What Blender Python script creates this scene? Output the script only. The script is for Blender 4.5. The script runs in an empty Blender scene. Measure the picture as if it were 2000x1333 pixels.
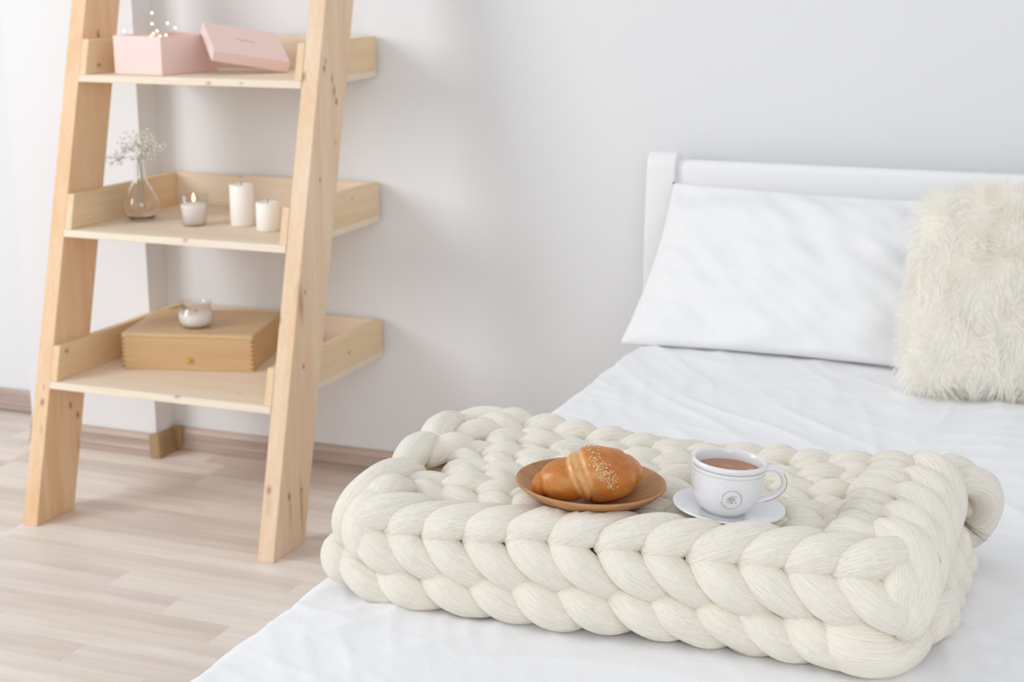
import bpy, bmesh, math, random
import numpy as np
from mathutils import Vector, Matrix, noise
random.seed(7); rng = np.random.default_rng(7)
S = bpy.context.scene
COL = S.collection

# ------------------------------------------------------------------ camera, world, lights, exposure
cam_d = bpy.data.cameras.new('camera'); cam = bpy.data.objects.new('camera', cam_d); COL.objects.link(cam)
R_ = (0.92853296, 0.37124179, -0.00246375); D_ = (0.08517066, -0.21947495, -0.97189336); F_ = (-0.36134816, 0.90222518, -0.23540864)
cam.matrix_world = Matrix(((R_[0], -D_[0], -F_[0], 0), (R_[1], -D_[1], -F_[1], 0), (R_[2], -D_[2], -F_[2], 1.4), (0, 0, 0, 1)))
cam_d.sensor_width = 36; cam_d.lens = 36 * 3079 / 2000; cam_d.clip_start = 0.05
cam_d.dof.use_dof = True; cam_d.dof.focus_distance = 2.02; cam_d.dof.aperture_fstop = 8.0
S.camera = cam
S.view_settings.view_transform = 'Standard'; S.view_settings.look = 'None'
S.view_settings.gamma = 1.0; S.view_settings.use_curve_mapping = False
S.view_settings.exposure = 0.0

world = bpy.data.worlds.new('daylight'); S.world = world; world.use_nodes = True
bg = world.node_tree.nodes['Background']; bg.inputs[0].default_value = (0.93, 0.965, 1.0, 1); bg.inputs[1].default_value = 0.75
S.cycles.diffuse_bounces = 8; S.cycles.max_bounces = 14; S.cycles.transmission_bounces = 10; S.cycles.transparent_max_bounces = 16

def area(name, loc, target, sx, sy, power, color):
    d = bpy.data.lights.new(name, 'AREA'); d.shape = 'RECTANGLE'; d.size = sx; d.size_y = sy
    d.energy = power; d.color = color
    o = bpy.data.objects.new(name, d); COL.objects.link(o); o.location = loc
    o.rotation_euler = (Vector(target) - Vector(loc)).to_track_quat('-Z', 'Y').to_euler()
    return o
area('window_light', (-4.4, 0.8, 2.1), (-1.2, 3.0, 0.7), 1.5, 1.7, 66, (0.985, 0.99, 1.0))
area('rear_fill_light', (1.2, -2.0, 2.5), (-0.8, 2.6, 0.6), 2.6, 2.0, 44, (0.985, 0.99, 1.0))  # unseen fill light behind the camera

# ------------------------------------------------------------------ helpers
def L(c):  # sRGB 0-255 -> linear
    return tuple((x / 255 / 12.92 if x / 255 <= 0.04045 else ((x / 255 + 0.055) / 1.055) ** 2.4) for x in c)

class N:
    """tiny material builder"""
    def __init__(s, name):
        s.m = bpy.data.materials.new(name); s.m.use_nodes = True; s.t = s.m.node_tree; s.n = s.t.nodes
        s.b = s.n['Principled BSDF']; s.tc = None
    def new(s, typ, **k):
        n = s.n.new(typ)
        for a, v in k.items(): setattr(n, a, v)
        return n
    def link(s, a, b): s.t.links.new(a, b)
    def coords(s, kind='Object', scale=(1, 1, 1), rot=(0, 0, 0)):
        if s.tc is None: s.tc = s.new('ShaderNodeTexCoord')
        m = s.new('ShaderNodeMapping'); m.inputs['Scale'].default_value = scale; m.inputs['Rotation'].default_value = rot
        s.link(s.tc.outputs[kind], m.inputs[0]); return m.outputs[0]
    def noise(s, vec, scale, detail=3, rough=.55, dist=0):
        n = s.new('ShaderNodeTexNoise'); s.link(vec, n.inputs['Vector'])
        n.inputs['Scale'].default_value = scale; n.inputs['Detail'].default_value = detail
        n.inputs['Roughness'].default_value = rough; n.inputs['Distortion'].default_value = dist
        return n.outputs[0]
    def ramp(s, fac, stops):
        r = s.new('ShaderNodeValToRGB'); s.link(fac, r.inputs[0]); e = r.color_ramp.elements
        while len(e) < len(stops): e.new(0.5)
        for i, (p, c) in enumerate(stops): e[i].position = p; e[i].color = (*c, 1)
        return r.outputs[0]
    def mix(s, fac, a, b, mode='MIX'):
        m = s.new('ShaderNodeMix', data_type='RGBA', blend_type=mode)
        for sock, v in ((m.inputs[0], fac), (m.inputs[6], a), (m.inputs[7], b)):
            if hasattr(v, 'is_linked') or isinstance(v, bpy.types.NodeSocket): s.link(v, sock)
            elif isinstance(v, (int, float)): sock.default_value = v
            else: sock.default_value = (*v, 1)
        return m.outputs[2]
    def math(s, op, a, b=0.0, clamp=False):
        m = s.new('ShaderNodeMath', operation=op, use_clamp=clamp)
        for i, v in enumerate((a, b)):
            if isinstance(v, bpy.types.NodeSocket): s.link(v, m.inputs[i])
            else: m.inputs[i].default_value = v
        return m.outputs[0]
    def color(s, v):
        if isinstance(v, bpy.types.NodeSocket): s.link(v, s.b.inputs['Base Color'])
        else: s.b.inputs['Base Color'].default_value = (*v, 1)
    def bump(s, h, strength=.3, dist=.001, prev=None):
        b = s.new('ShaderNodeBump'); b.inputs['Strength'].default_value = strength; b.inputs['Distance'].default_value = dist
        s.link(h, b.inputs['Height'])
        if prev is not None: s.link(prev, b.inputs['Normal'])
        s.link(b.outputs[0], s.b.inputs['Normal']); return b.outputs[0]
    def set(s, **k):
        for a, v in k.items(): s.b.inputs[a.replace('_', ' ')].default_value = v
        return s

def mesh_obj(name, V, F, mat, parent=None, smooth=False, kind=None, label=None, loc=None):
    me = bpy.data.meshes.new(name); me.from_pydata([tuple(map(float, v)) for v in V], [], [tuple(map(int, f)) for f in F]); me.update()
    return link(name, me, mat, parent, smooth, kind, label, loc)
def link(name, me, mat, parent=None, smooth=False, kind=None, label=None, loc=None):
    if mat and not me.materials: me.materials.append(mat)
    if smooth: me.polygons.foreach_set('use_smooth', [True] * len(me.polygons))
    o = bpy.data.objects.new(name, me); COL.objects.link(o)
    if parent is not None: o.parent = parent
    if kind: o['kind'] = kind
    if label: o['label'] = label
    if loc is not None: o.location = loc
    return o
def bm_obj(name, bm, mat, parent=None, smooth=False, kind=None, label=None, loc=None):
    me = bpy.data.meshes.new(name); bm.normal_update(); bm.to_mesh(me); bm.free()
    return link(name, me, mat, parent, smooth, kind, label, loc)
def thing(name, label, cat, loc=(0, 0, 0), rotz=0, group=None, rot=None):
    o = bpy.data.objects.new(name, None); COL.objects.link(o); o.location = loc
    o.rotation_euler = rot if rot else (0, 0, rotz); o.empty_display_size = .05
    o['label'] = label; o['category'] = cat
    if group: o['group'] = group
    return o
def tag(o, label, cat, group=None):
    o['label'] = label; o['category'] = cat
    if group: o['group'] = group
    return o
def struct(o): o['kind'] = 'structure'; return o
def bevel(bm, w, seg=2):
    bmesh.ops.bevel(bm, geom=list(bm.edges), offset=w, segments=seg, profile=.6, affect='EDGES', clamp_overlap=True)
def box_bm(x0, x1, y0, y1, z0, z1, bv=0.0, seg=2):
    bm = bmesh.new()
    v = [bm.verts.new(p) for p in ((x0, y0, z0), (x1, y0, z0), (x1, y1, z0), (x0, y1, z0), (x0, y0, z1), (x1, y0, z1), (x1, y1, z1), (x0, y1, z1))]
    for f in ((3, 2, 1, 0), (4, 5, 6, 7), (0, 1, 5, 4), (1, 2, 6, 5), (2, 3, 7, 6), (3, 0, 4, 7)): bm.faces.new([v[i] for i in f])
    if bv: bevel(bm, bv, seg)
    return bm
def prism_x(pts, x0, x1, bv=0.0, seg=2):   # polygon in (y,z) extruded along x
    bm = bmesh.new()
    a = [bm.verts.new((x0, y, z)) for y, z in pts]; b = [bm.verts.new((x1, y, z)) for y, z in pts]
    n = len(pts); bm.faces.new(a); bm.faces.new(b[::-1])
    for i in range(n): bm.faces.new((a[i], b[i], b[(i + 1) % n], a[(i + 1) % n]))
    bmesh.ops.recalc_face_normals(bm, faces=bm.faces)
    if bv: bevel(bm, bv, seg)
    return bm
def prism_path(prof, path, closed=False):   # prof: list of (d,z); path list of (x,y, nx,ny) mitre normals
    V = []; F = []
    for (x, y, nx, ny) in path:
        for d, z in prof: V.append((x + nx * d, y + ny * d, z))
    m = len(prof)
    for i in range(len(path) - 1):
        for j in range(m):
            k = (j + 1) % m
            F.append((i * m + j, i * m + k, (i + 1) * m + k, (i + 1) * m + j))
    F.append(tuple(range(m))); F.append(tuple(reversed(range((len(path) - 1) * m, len(path) * m))))
    return V, F
def lathe(prof, n=48, close=False):
    V = []; F = []
    for r, z in prof:
        for i in range(n):
            a = 2 * math.pi * i / n; V.append((r * math.cos(a), r * math.sin(a), z))
    m = len(prof); rngm = m if close else m - 1
    for j in range(rngm):
        j2 = (j + 1) % m
        for i in range(n):
            k = (i + 1) % n; F.append((j * n + i, j * n + k, j2 * n + k, j2 * n + i))
    if not close:
        if prof[0][0] > 1e-6: F.append(tuple(reversed(range(n))))
        if prof[-1][0] > 1e-6: F.append(tuple(range((m - 1) * n, m * n)))
    return V, F
def clean_lathe(name, prof, mat, parent=None, n=48, smooth=True, **k):
    V, F = lathe(prof, n); bm = bmesh.new(); vs = [bm.verts.new(v) for v in V]
    for f in F:
        try: bm.faces.new([vs[i] for i in f])
        except ValueError: pass
    bmesh.ops.remove_doubles(bm, verts=bm.verts, dist=1e-6); bmesh.ops.recalc_face_normals(bm, faces=bm.faces)
    return bm_obj(name, bm, mat, parent, smooth, **k)
def spline(P, n):
    P = np.array(P, float); m = len(P)
    if m == 2: t = np.linspace(0, 1, n)[:, None]; return P[0] * (1 - t) + P[1] * t
    Q = np.vstack([2 * P[0] - P[1], P, 2 * P[-1] - P[-2]]); out = []
    for u in np.linspace(0, m - 1 - 1e-9, n):
        i = int(u); t = u - i; a, b, c, d = Q[i], Q[i + 1], Q[i + 2], Q[i + 3]
        out.append(.5 * ((2 * b) + (-a + c) * t + (2 * a - 5 * b + 4 * c - d) * t * t + (-a + 3 * b - 3 * c + d) * t ** 3))
    return np.array(out)
def sweep(path, rad, k=10, flat=1.0, up=(0, 0, 1), groove=0.0, twist=0.0, phase=0.0, uv=False):
    """closed tube; rad per point; flat scales the 'up' direction of the section"""
    path = np.asarray(path); n = len(path); V = []; F = []; UV = []
    T = np.gradient(path, axis=0); T /= np.linalg.norm(T, axis=1)[:, None] + 1e-12
    up = np.array(up, float); s0 = 0
    for i in range(n):
        sd = np.cross(T[i], up); ln = np.linalg.norm(sd)
        sd = sd / ln if ln > 1e-4 else np.array([1., 0, 0]); nn = np.cross(sd, T[i])
        for j in range(k):
            a = 2 * math.pi * j / k + twist * i / n
            r = rad[i] * (1 + groove * (math.sin(5 * a + phase) + .6 * math.sin(11 * a + 2.3 * phase)))
            V.append(path[i] + sd * math.cos(a) * r + nn * math.sin(a) * r * flat)
    for i in range(n - 1):
        for j in range(k):
            j2 = (j + 1) % k; F.append((i * k + j, i * k + j2, (i + 1) * k + j2, (i + 1) * k + j))
    F.append(tuple(reversed(range(k)))); F.append(tuple(range((n - 1) * k, n * k)))
    return V, F
def tube_obj(name, pts, r, mat, parent=None, n=24, k=8, **kw):
    p = spline(pts, n); V, F = sweep(p, [r] * n, k); return mesh_obj(name, V, F, mat, parent, True, **kw)
def merge(parts):
    V = []; F = []
    for v, f in parts:
        o = len(V); V += list(v); F += [tuple(i + o for i in ff) for ff in f]
    return V, F

# ------------------------------------------------------------------ materials
def wall_mat(name, c):
    m = N(name); v = m.coords()
    m.color(m.ramp(m.noise(v, 1.2, 3), [(.3, tuple(x * .985 for x in c)), (.7, c)]))
    m.bump(m.noise(v, 260, 2), .12, .0006); m.set(Roughness=.9); m.b.inputs['Specular IOR Level'].default_value = .2; return m.m
M_wall = wall_mat('wall_paint', (.80, .805, .82))

def wood(name, light, dark, axis='z', ring=26, knots=(), rough=.6, streak=None, bumpk=.15, contrast=.5):
    """pine grain running along axis; knots: (x,y,z, size, strength) as seen on the board, stretched along the grain"""
    m = N(name); st = {'x': (.045, 1, 1), 'y': (1, .045, 1), 'z': (1, 1, .045)}[axis]
    v = m.coords('Object', st)
    n1 = m.noise(v, ring, 4, .6, .6); n2 = m.noise(v, ring * 9, 3, .6)
    c = m.ramp(n1, [(.36, light), (.50, tuple(l * .55 + d * .45 for l, d in zip(light, dark))), (.66, dark)])
    c = m.mix(.5 * (1 - contrast) + .25, c, light)
    c = m.mix(m.ramp(n2, [(.45, (0, 0, 0)), (.72, (.32, .32, .32))]), c, tuple(d * .85 for d in dark))
    vb = m.coords('Object', {'x': (.25, 1, 1), 'y': (1, .25, 1), 'z': (1, 1, .25)}[axis])
    c = m.mix(m.ramp(m.noise(vb, 3.0, 2), [(.4, (0, 0, 0)), (.75, (.4, .4, .4))]), c, tuple(l * .55 + d * .5 for l, d in zip(light, dark)))
    for (kx, ky, kz, sz, sg, *el) in knots:
        e = el[0] if el else 1.6
        d = m.new('ShaderNodeVectorMath', operation='SUBTRACT'); m.link(m.tc.outputs['Object'], d.inputs[0]); d.inputs[1].default_value = (kx, ky, kz)
        sc = m.new('ShaderNodeVectorMath', operation='MULTIPLY'); m.link(d.outputs[0], sc.inputs[0])
        q = [1 / sz] * 3; q[{'x': 0, 'y': 1, 'z': 2}[axis]] = 1 / (sz * e); sc.inputs[1].default_value = q
        l = m.new('ShaderNodeVectorMath', operation='LENGTH'); m.link(sc.outputs[0], l.inputs[0])
        c = m.mix(m.ramp(l.outputs['Value'], [(.25, (sg,) * 3), (.5, (sg * .55,) * 3), (1.0, (0, 0, 0))]), c, (.27, .10, .04))
    m.color(c); m.bump(n2, bumpk, .0006); m.set(Roughness=rough); m.b.inputs['Specular IOR Level'].default_value = .3
    return m.m
PL, PD = (.84, .67, .50), (.75, .48, .27)
M_pine = wood('pine_upright', PL, PD, 'z', 22, [
    (-1.841, 3.397, 1.163, .007, .7), (-1.841, 3.389, 1.146, .008, .9), (-1.841, 3.351, .882, .006, .9), (-1.841, 3.26, .623, .006, .8),
    (-1.841, 3.240, .444, .007, .9), (-1.841, 3.149, .141, .009, .9), (-1.841, 3.209, .138, .007, .8), (-1.841, 3.435, .963, .005, .6),
    (-1.841, 3.238, .60, .018, .55, 4), (-1.841, 3.206, .10, .011, .45, 9), (-1.841, 3.152, .10, .008, .35, 7),
    (-1.883, 3.36, 1.128, .012, .75), (-1.888, 3.21, .56, .011, .8), (-1.871, 3.106, .167, .009, .7, 2), (-1.868, 3.10, .10, .012, .3, 6),
    (-1.841, 3.428, 1.12, .007, .7, 2.2), (-1.841, 3.436, 1.09, .0085, .75, 2.6), (-1.841, 3.446, 1.063, .009, .9, 1.6)], contrast=.75)
M_pine_l = wood('pine_upright_shade_tint', (.83, .60, .40), (.73, .43, .21), 'z', 22, [  # extra orange paints the shade and bounce on the left upright's inner face
    (-2.547, 3.143, .307, .010, .75), (-2.547, 3.152, .345, .006, .4, 3), (-2.542, 3.125, .24, .006, .35, 4),
    (-2.529, 3.231, .277, .010, .75), (-2.529, 3.257, .244, .009, .9), (-2.529, 3.252, .15, .007, .4, 12), (-2.529, 3.448, 1.212, .009, .8, 2.5)], contrast=.75)
M_board = wood('pine_shelf', (.83, .73, .60), (.76, .59, .41), 'x', 18, [
    (-2.167, 3.255, .73, .009, .6, 1.3), (-2.143, 3.354, 1.106, .008, .6), (-2.05, 3.354, 1.108, .006, .5), (-2.149, 3.157, .359, .010, .6, 1.3),
    (-2.02, 3.23, .363, .009, .35, 2), (-2.1, 3.26, .363, .008, .3, 2), (-2.302, 3.733, .825, .010, .85, 1.1), (-2.2, 3.733, .42, .009, .6)], contrast=.4)
M_side = wood('pine_side', (.82, .645, .43), (.74, .48, .25), 'y', 20, [
    (-2.509, 3.415, 1.139, .009, .7), (-2.509, 3.205, .43, .009, .7), (-1.885, 3.60, .80, .007, .4), (-1.885, 3.56, .40, .008, .5), (-1.885, 3.58, 1.18, .008, .6)], contrast=.5)
M_oakbox = wood('box_veneer', (.66, .45, .25), (.52, .31, .14), 'x', 60, rough=.45, contrast=.4)
M_platewood = wood('plate_wood', (.54, .29, .13), (.36, .155, .055), 'x', 50, rough=.42, contrast=.8)

def simple(name, c, rough=.5, spec=.5, **k):
    m = N(name); m.color(c); m.set(Roughness=rough); m.b.inputs['Specular IOR Level'].default_value = spec
    for a, v in k.items(): m.b.inputs[a.replace('_', ' ')].default_value = v
    return m
M_pink = simple('pink_card', (.87, .67, .64), .55, .4).m
M_gold = simple('gold_foil', (.72, .45, .20), .3, .5, Metallic=.8).m
M_brass = simple('brass', (.70, .50, .16), .3, .5, Metallic=.85).m
M_wax = simple('candle_wax', (.94, .905, .86), .45, .4, Subsurface_Weight=.25).m
M_wick = simple('wick', (.05, .04, .035), .9).m
M_wire = simple('silver_wire', (.75, .73, .70), .3, .5, Metallic=.9).m
def emis(name, c, s):
    m = N(name); m.color((0, 0, 0)); m.b.inputs['Emission Color'].default_value = (*c, 1); m.b.inputs['Emission Strength'].default_value = s; return m.m
M_led = emis('led_light', (1.0, .80, .35), 6.0)
M_flame = emis('flame', (1.0, .62, .25), 5.0)
def glass(name, tint=(1, 1, 1), rough=0.0, ior=1.45):
    m = N(name); m.color(tint); m.set(Roughness=rough, IOR=ior); m.b.inputs['Transmission Weight'].default_value = 1.0; return m.m
M_glass = glass('clear_glass')
def thin_glass():
    m = N('thin_glass'); n = m.n; g = n.new('ShaderNodeBsdfGlossy'); g.inputs['Roughness'].default_value = .03
    t = n.new('ShaderNodeBsdfTransparent'); t.inputs[0].default_value = (.975, .975, .98, 1)
    f = n.new('ShaderNodeLayerWeight'); f.inputs[0].default_value = .22
    s = n.new('ShaderNodeMixShader'); m.link(m.math('MULTIPLY', f.outputs['Facing'], .5), s.inputs[0]); m.link(t.outputs[0], s.inputs[1]); m.link(g.outputs[0], s.inputs[2])
    m.link(s.outputs[0], n['Material Output'].inputs[0]); return m.m
M_thin = thin_glass()
M_white_paint = simple('white_lacquer', (.87, .87, .875), .35, .4).m
def cloth(name, c, sc=900):
    m = N(name); v = m.coords(); m.color(c); m.set(Roughness=.92); m.b.inputs['Specular IOR Level'].default_value = .15
    b = m.bump(m.noise(v, 38, 4, .6, .8), .22, .006); m.bump(m.noise(v, sc, 2), .15, .0004, b)
    m.b.inputs['Sheen Weight'].default_value = .15
    return m.m
M_sheet = cloth('white_cotton', (.865, .865, .88))
M_pillow = cloth('pillow_cotton', (.86, .86, .868))
def wool():
    m = N('merino_roving'); v = m.coords('UV', (26, 1.1, 1))
    f = m.noise(v, 3.2, 4, .65, .35); v2 = m.coords('UV', (70, 2.2, 1)); f2 = m.noise(v2, 3.0, 3, .6, .3)
    m.color(m.mix(m.ramp(f, [(.35, (0, 0, 0)), (.7, (.55, .55, .55))]), (.95, .895, .795), (.88, .785, .64)))
    b = m.bump(f, .72, .0029); m.bump(f2, .5, .0013, b)
    m.b.inputs['Subsurface Weight'].default_value = .08; m.b.inputs['Subsurface Radius'].default_value = (.010, .008, .005)
    m.set(Roughness=.95); m.b.inputs['Specular IOR Level'].default_value = .1; m.b.inputs['Sheen Weight'].default_value = .35
    
    return m.m
M_wool = wool()
M_core = simple('wool_gap_shade', (.74, .62, .45), .95, .1).m  # tan paints the shade in the gaps between loops into the colour
M_fuzz = simple('wool_hair', (.90, .86, .78), .8, .2).m
def fur_mat():
    m = N('faux_fur'); n = m.n; d = n.new('ShaderNodeBsdfDiffuse'); d.inputs[0].default_value = (.985, .97, .935, 1)
    t = n.new('ShaderNodeBsdfTranslucent'); t.inputs[0].default_value = (.985, .965, .92, 1); s = n.new('ShaderNodeMixShader'); s.inputs[0].default_value = .4
    m.link(d.outputs[0], s.inputs[1]); m.link(t.outputs[0], s.inputs[2]); m.link(s.outputs[0], n['Material Output'].inputs[0]); return m.m
M_fur = fur_mat()
M_furbase = simple('fur_backing', (.95, .925, .87), .9, .1).m

# ------------------------------------------------------------------ room shell
YW = 3.77
struct(mesh_obj('wall_back', *(lambda b: b)(([(-2.581, YW, 0), (3.2, YW, 0), (3.2, YW + .1, 0), (-2.581, YW + .1, 0), (-2.581, YW, 2.9), (3.2, YW, 2.9), (3.2, YW + .1, 2.9), (-2.581, YW + .1, 2.9)],
    [(0, 1, 5, 4), (2, 3, 7, 6), (4, 5, 6, 7), (1, 2, 6, 5), (3, 0, 4, 7)])), M_wall))
struct(bm_obj('wall_pier', box_bm(-3.02, -2.581, 3.675, YW + .4, 0, 2.9), M_wall))
struct(bm_obj('wall_recess', box_bm(-5.2, -3.02, 3.93, 4.03, 0, 2.9), M_wall))
floor = struct(bm_obj('floor', box_bm(-5.2, 3.2, -1.5, 3.95, -.05, -.0035), simple('floor_base', (.62, .53, .45), .6).m))

def plank_mat(name, a, b):
    m = N(name); v = m.coords('Object', (.06, 1, 1))
    n1 = m.noise(v, 24, 4, .6, .4); n2 = m.noise(v, 110, 3)
    c = m.ramp(n1, [(.34, b), (.5, tuple((x + y) / 2 for x, y in zip(a, b))), (.62, a)])
    c = m.mix(m.ramp(n2, [(.5, (0, 0, 0)), (.8, (.3, .3, .3))]), c, tuple(x * .75 for x in b))
    m.color(c); m.set(Roughness=.42); m.b.inputs['Specular IOR Level'].default_value = .35; m.bump(n2, .06, .0004); return m.m
plank_mats = [plank_mat('laminate_%s' % n, a, b) for n, a, b in (
    ('pale', (0.851, 0.769, 0.702), (0.750, 0.661, 0.591)), ('sand', (0.795, 0.707, 0.638), (0.683, 0.593, 0.521)), ('mid', (0.739, 0.644, 0.573), (0.627, 0.536, 0.468)), ('grey', (0.773, 0.684, 0.620), (0.644, 0.553, 0.497)))]
W = .096; pinned = {0: [(-1.93, 0)], -3: [(-1.98, 0)], 6: [(-2.21, 0)], 7: [(-2.5, 1)], -1: [(-2.41, 2)], 3: [(-1.6, 1)]}
prn = random.Random(3); plank_cache = {}
rows = list(range(-15, 12))
for r in rows:
    y0 = 2.715 + r * W
    if y0 > 3.90: continue
    y1 = y0 + W
    x = -3.62 - prn.random() * .5; cuts = [x]
    pins = [p[0] for p in pinned.get(r, [])]
    while x < -.85:
        x += prn.uniform(.5, .95)
        for p in pins:
            if abs(x - p) < .3: x = p
        cuts.append(x)
    last = -1
    for a, b in zip(cuts, cuts[1:]):
        mi = prn.choice([i for i in range(4) if i != last]); last = mi
        if r == 6 and abs(a + 2.21) < .01: mi = 0; b = min(b, -1.72) if False else b
        # keep planks out of the wall masses
        segs = [(a, b, y0, y1)]
        if y1 > 3.93: segs = [(a, b, y0, 3.93)]
        out = []
        for s in segs:
            if s[3] > 3.675:
                if s[0] < -3.02: out.append((s[0], min(s[1], -3.02), s[2], min(s[3], 3.93)))
                lo = max(s[0], -3.02); hi = min(s[1], -2.581)
                if hi > lo and s[2] < 3.67: out.append((lo, hi, s[2], 3.675))
                lo = max(s[0], -2.581)
                if s[1] > lo and s[2] < YW - .005: out.append((lo, s[1], s[2], min(s[3], YW)))
            else: out.append(s)
        for (p0, p1, q0, q1) in out:
            if p1 - p0 < .01 or q1 - q0 < .01: continue
            o = bm_obj('plank', box_bm(-(p1 - p0) / 2, (p1 - p0) / 2, -(q1 - q0) / 2, (q1 - q0) / 2, -.0034, 0, .0006, 1), plank_mats[mi], floor)
            o.location = ((p0 + p1) / 2, (q0 + q1) / 2, 0)

def base_mat(name, a, b, ax):
    m = N(name); v = m.coords('Object', ax); n1 = m.noise(v, 40, 4, .6, .4)
    m.color(m.ramp(n1, [(.35, b), (.65, a)])); m.set(Roughness=.45); return m.m
M_base = base_mat('baseboard_foil', (.54, .43, .37), (.41, .31, .26), (.05, 1, 1))
M_corner = simple('baseboard_cap', (.40, .265, .145), .4, .4).m
bprof = [(0, 0), (.021, 0), (.021, .010), (.015, .016), (.017, .021), (.013, .026), (.012, .046), (.014, .051), (.009, .062), (.004, .068), (0, .068)]
def baseboard(name, x0, x1, y):
    V, F = prism_path(bprof, [(x0, y, 0, -1), (x1, y, 0, -1)])
    return struct(mesh_obj(name, V, F, M_base))
baseboard('baseboard_back', -2.555, 3.2, YW)
baseboard('baseboard_pier', -3.02, -2.585, 3.675)
baseboard('baseboard_recess', -5.2, -3.02, 3.93)
V, F = prism_path(bprof, [(-2.581, 3.672, 1, 0), (-2.581, 3.752, 1, 0)])
struct(mesh_obj('baseboard_pier_side', V, F, M_corner))
struct(bm_obj('trim_1', box_bm(-2.592, -2.556, 3.650, 3.678, 0, .071, .006, 3), M_corner))   # outer corner cap
struct(bm_obj('trim_2', box_bm(-2.576, -2.545, 3.742, 3.767, 0, .071, .006, 3), M_corner))   # inner corner cap

# ------------------------------------------------------------------ ladder shelf
ladder = thing('ladder_shelf', 'natural pine ladder shelf with three trays leaning on the white wall', 'shelf', (-2.2, 3.4, 0))
ladder_parts = []
def lp(o): ladder_parts.append(o); return o
top = 2.05
def stringer(x0, x1, mat):
    return lp(bm_obj('upright', prism_x([(3.062, 0), (3.217, 0), (3.217 + .257 * top, top), (3.062 + .264 * top, top)], x0, x1, .0022, 2), mat, ladder))
stringer(-2.573, -2.529, M_pine_l); stringer(-1.885, -1.841, M_pine)
M_end = simple('end_grain', (.70, .50, .30), .7, .3).m
for z in (.342, .717, 1.100):
    yf = 3.060 + .264 * z
    b = lp(bm_obj('shelf_board', prism_x([(yf, z), (3.757, z), (3.757, z + .018), (yf + .004, z + .018)], -2.5285, -1.8855, .0012, 1), M_board, ladder))
    for x0 in (-2.5285, -1.9055):
        zz = z + .0182
        lp(bm_obj('side_panel', prism_x([(yf + .006, zz), (3.757, zz), (3.757, zz + .088), (yf + .006 + .264 * .088, zz + .088)], x0, x0 + .020, .001, 1), M_side, b))
    lp(bm_obj('back_panel', box_bm(-2.5083, -1.9057, 3.737, 3.757, z + .0182, z + .1062, .001, 1), M_board, b))
mv = Matrix.Translation((2.2, -3.4, 0))
for o in ladder_parts:
    if o.parent == ladder: o.matrix_parent_inverse = mv
# ------------------------------------------------------------------ things on the top shelf
zt1 = 1.1185
box = thing('gift_box', 'open pink cardboard box holding fairy lights on the top shelf', 'box', (-2.304, 3.394, zt1), math.radians(-7.5))
def open_box(w, d, h, t, mat, par, sx=-1):
    bm = bmesh.new()
    # outer shell then inner
    def ring(x0, x1, y0, y1, z): return [bm.verts.new(p) for p in ((x0, y0, z), (x1, y0, z), (x1, y1, z), (x0, y1, z))]
    x0, x1 = (-w, 0) if sx < 0 else (0, w)
    a = ring(x0, x1, 0, d, 0); b = ring(x0, x1, 0, d, h); c = ring(x0 + t, x1 - t, t, d - t, h); e = ring(x0 + t, x1 - t, t, d - t, t)
    for p, q in ((a, b), (b, c), (c, e)):
        for i in range(4): bm.faces.new((p[i], p[(i + 1) % 4], q[(i + 1) % 4], q[i]))
    bm.faces.new(a[::-1]); bm.faces.new(e); bmesh.ops.recalc_face_normals(bm, faces=bm.faces)
    bmesh.ops.bevel(bm, geom=list(bm.edges), offset=.0006, segments=1, affect='EDGES')
    return bm
bm_obj('carton', open_box(.158, .218, .096, .003, M_pink, box), M_pink, box)
lid = thing('box_lid', 'pink cardboard lid leaning tilted against the open pink box', 'lid')
Rl = Matrix(((.674, -.612, .413, -2.190), (.717, .676, -.17, 3.444), (-.175, .411, .895, 1.1545), (0, 0, 0, 1)))
lid.matrix_world = Rl
bml = open_box(.20, .16, .029, .003, M_pink, lid, 1)
for v in bml.verts: v.co.z = .029 - v.co.z
bmesh.ops.reverse_faces(bml, faces=bml.faces); bmesh.ops.recalc_face_normals(bml, faces=bml.faces)
bm_obj('lid_tray', bml, M_pink, lid)
# small gold script flourish printed on the lid
sc = []
xx = np.linspace(0, 1, 46)
curve = [(.072 + .052 * t, .086 + .0045 * math.sin(t * 34) + .0022 * math.sin(t * 13), .0294) for t in xx]
V, F = sweep(np.array(curve), [.0007] * 46, 5, .4); mesh_obj('gold_lettering', V, F, M_gold, lid, True)

led = thing('fairy_light_string', 'thin wire of warm glowing fairy lights spilling from the pink box', 'string lights', (-2.38, 3.5, zt1 + .004))
O = Vector((-2.38, 3.5, zt1 + .004))
bulbs = [(-2.425, 3.54, 1.267), (-2.433, 3.55, 1.239), (-2.372, 3.53, 1.242), (-2.349, 3.53, 1.230), (-2.500, 3.52, 1.221), (-2.398, 3.52, 1.222), (-2.410, 3.52, 1.215), (-2.418, 3.52, 1.208), (-2.390, 3.52, 1.209), (-2.372, 3.52, 1.212)]
order = [4, 1, 0, 5, 6, 7, 8, 9, 2, 3]
pts = [(-2.36, 3.5, 1.123), (-2.40, 3.47, 1.16), (-2.45, 3.49, 1.20)]
for q, i in enumerate(order):
    b = Vector(bulbs[i]); pts.append(tuple(b))
    nb = Vector(bulbs[order[(q + 1) % 10]]) if q < 9 else Vector((-2.36, 3.5, 1.17))
    mid = (b + nb) / 2 + Vector((random.uniform(-.012, .012), random.uniform(-.01, .01), random.uniform(.004, .016)))
    pts.append(tuple(mid))
pts += [(-2.35, 3.52, 1.16), (-2.37, 3.5, 1.13)]
pts = [tuple(Vector(p) - O) for p in pts]
V, F = sweep(spline(pts, 200), [.00035] * 200, 5); mesh_obj('wire', V, F, M_wire, led, True)
bulb_me = None
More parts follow.
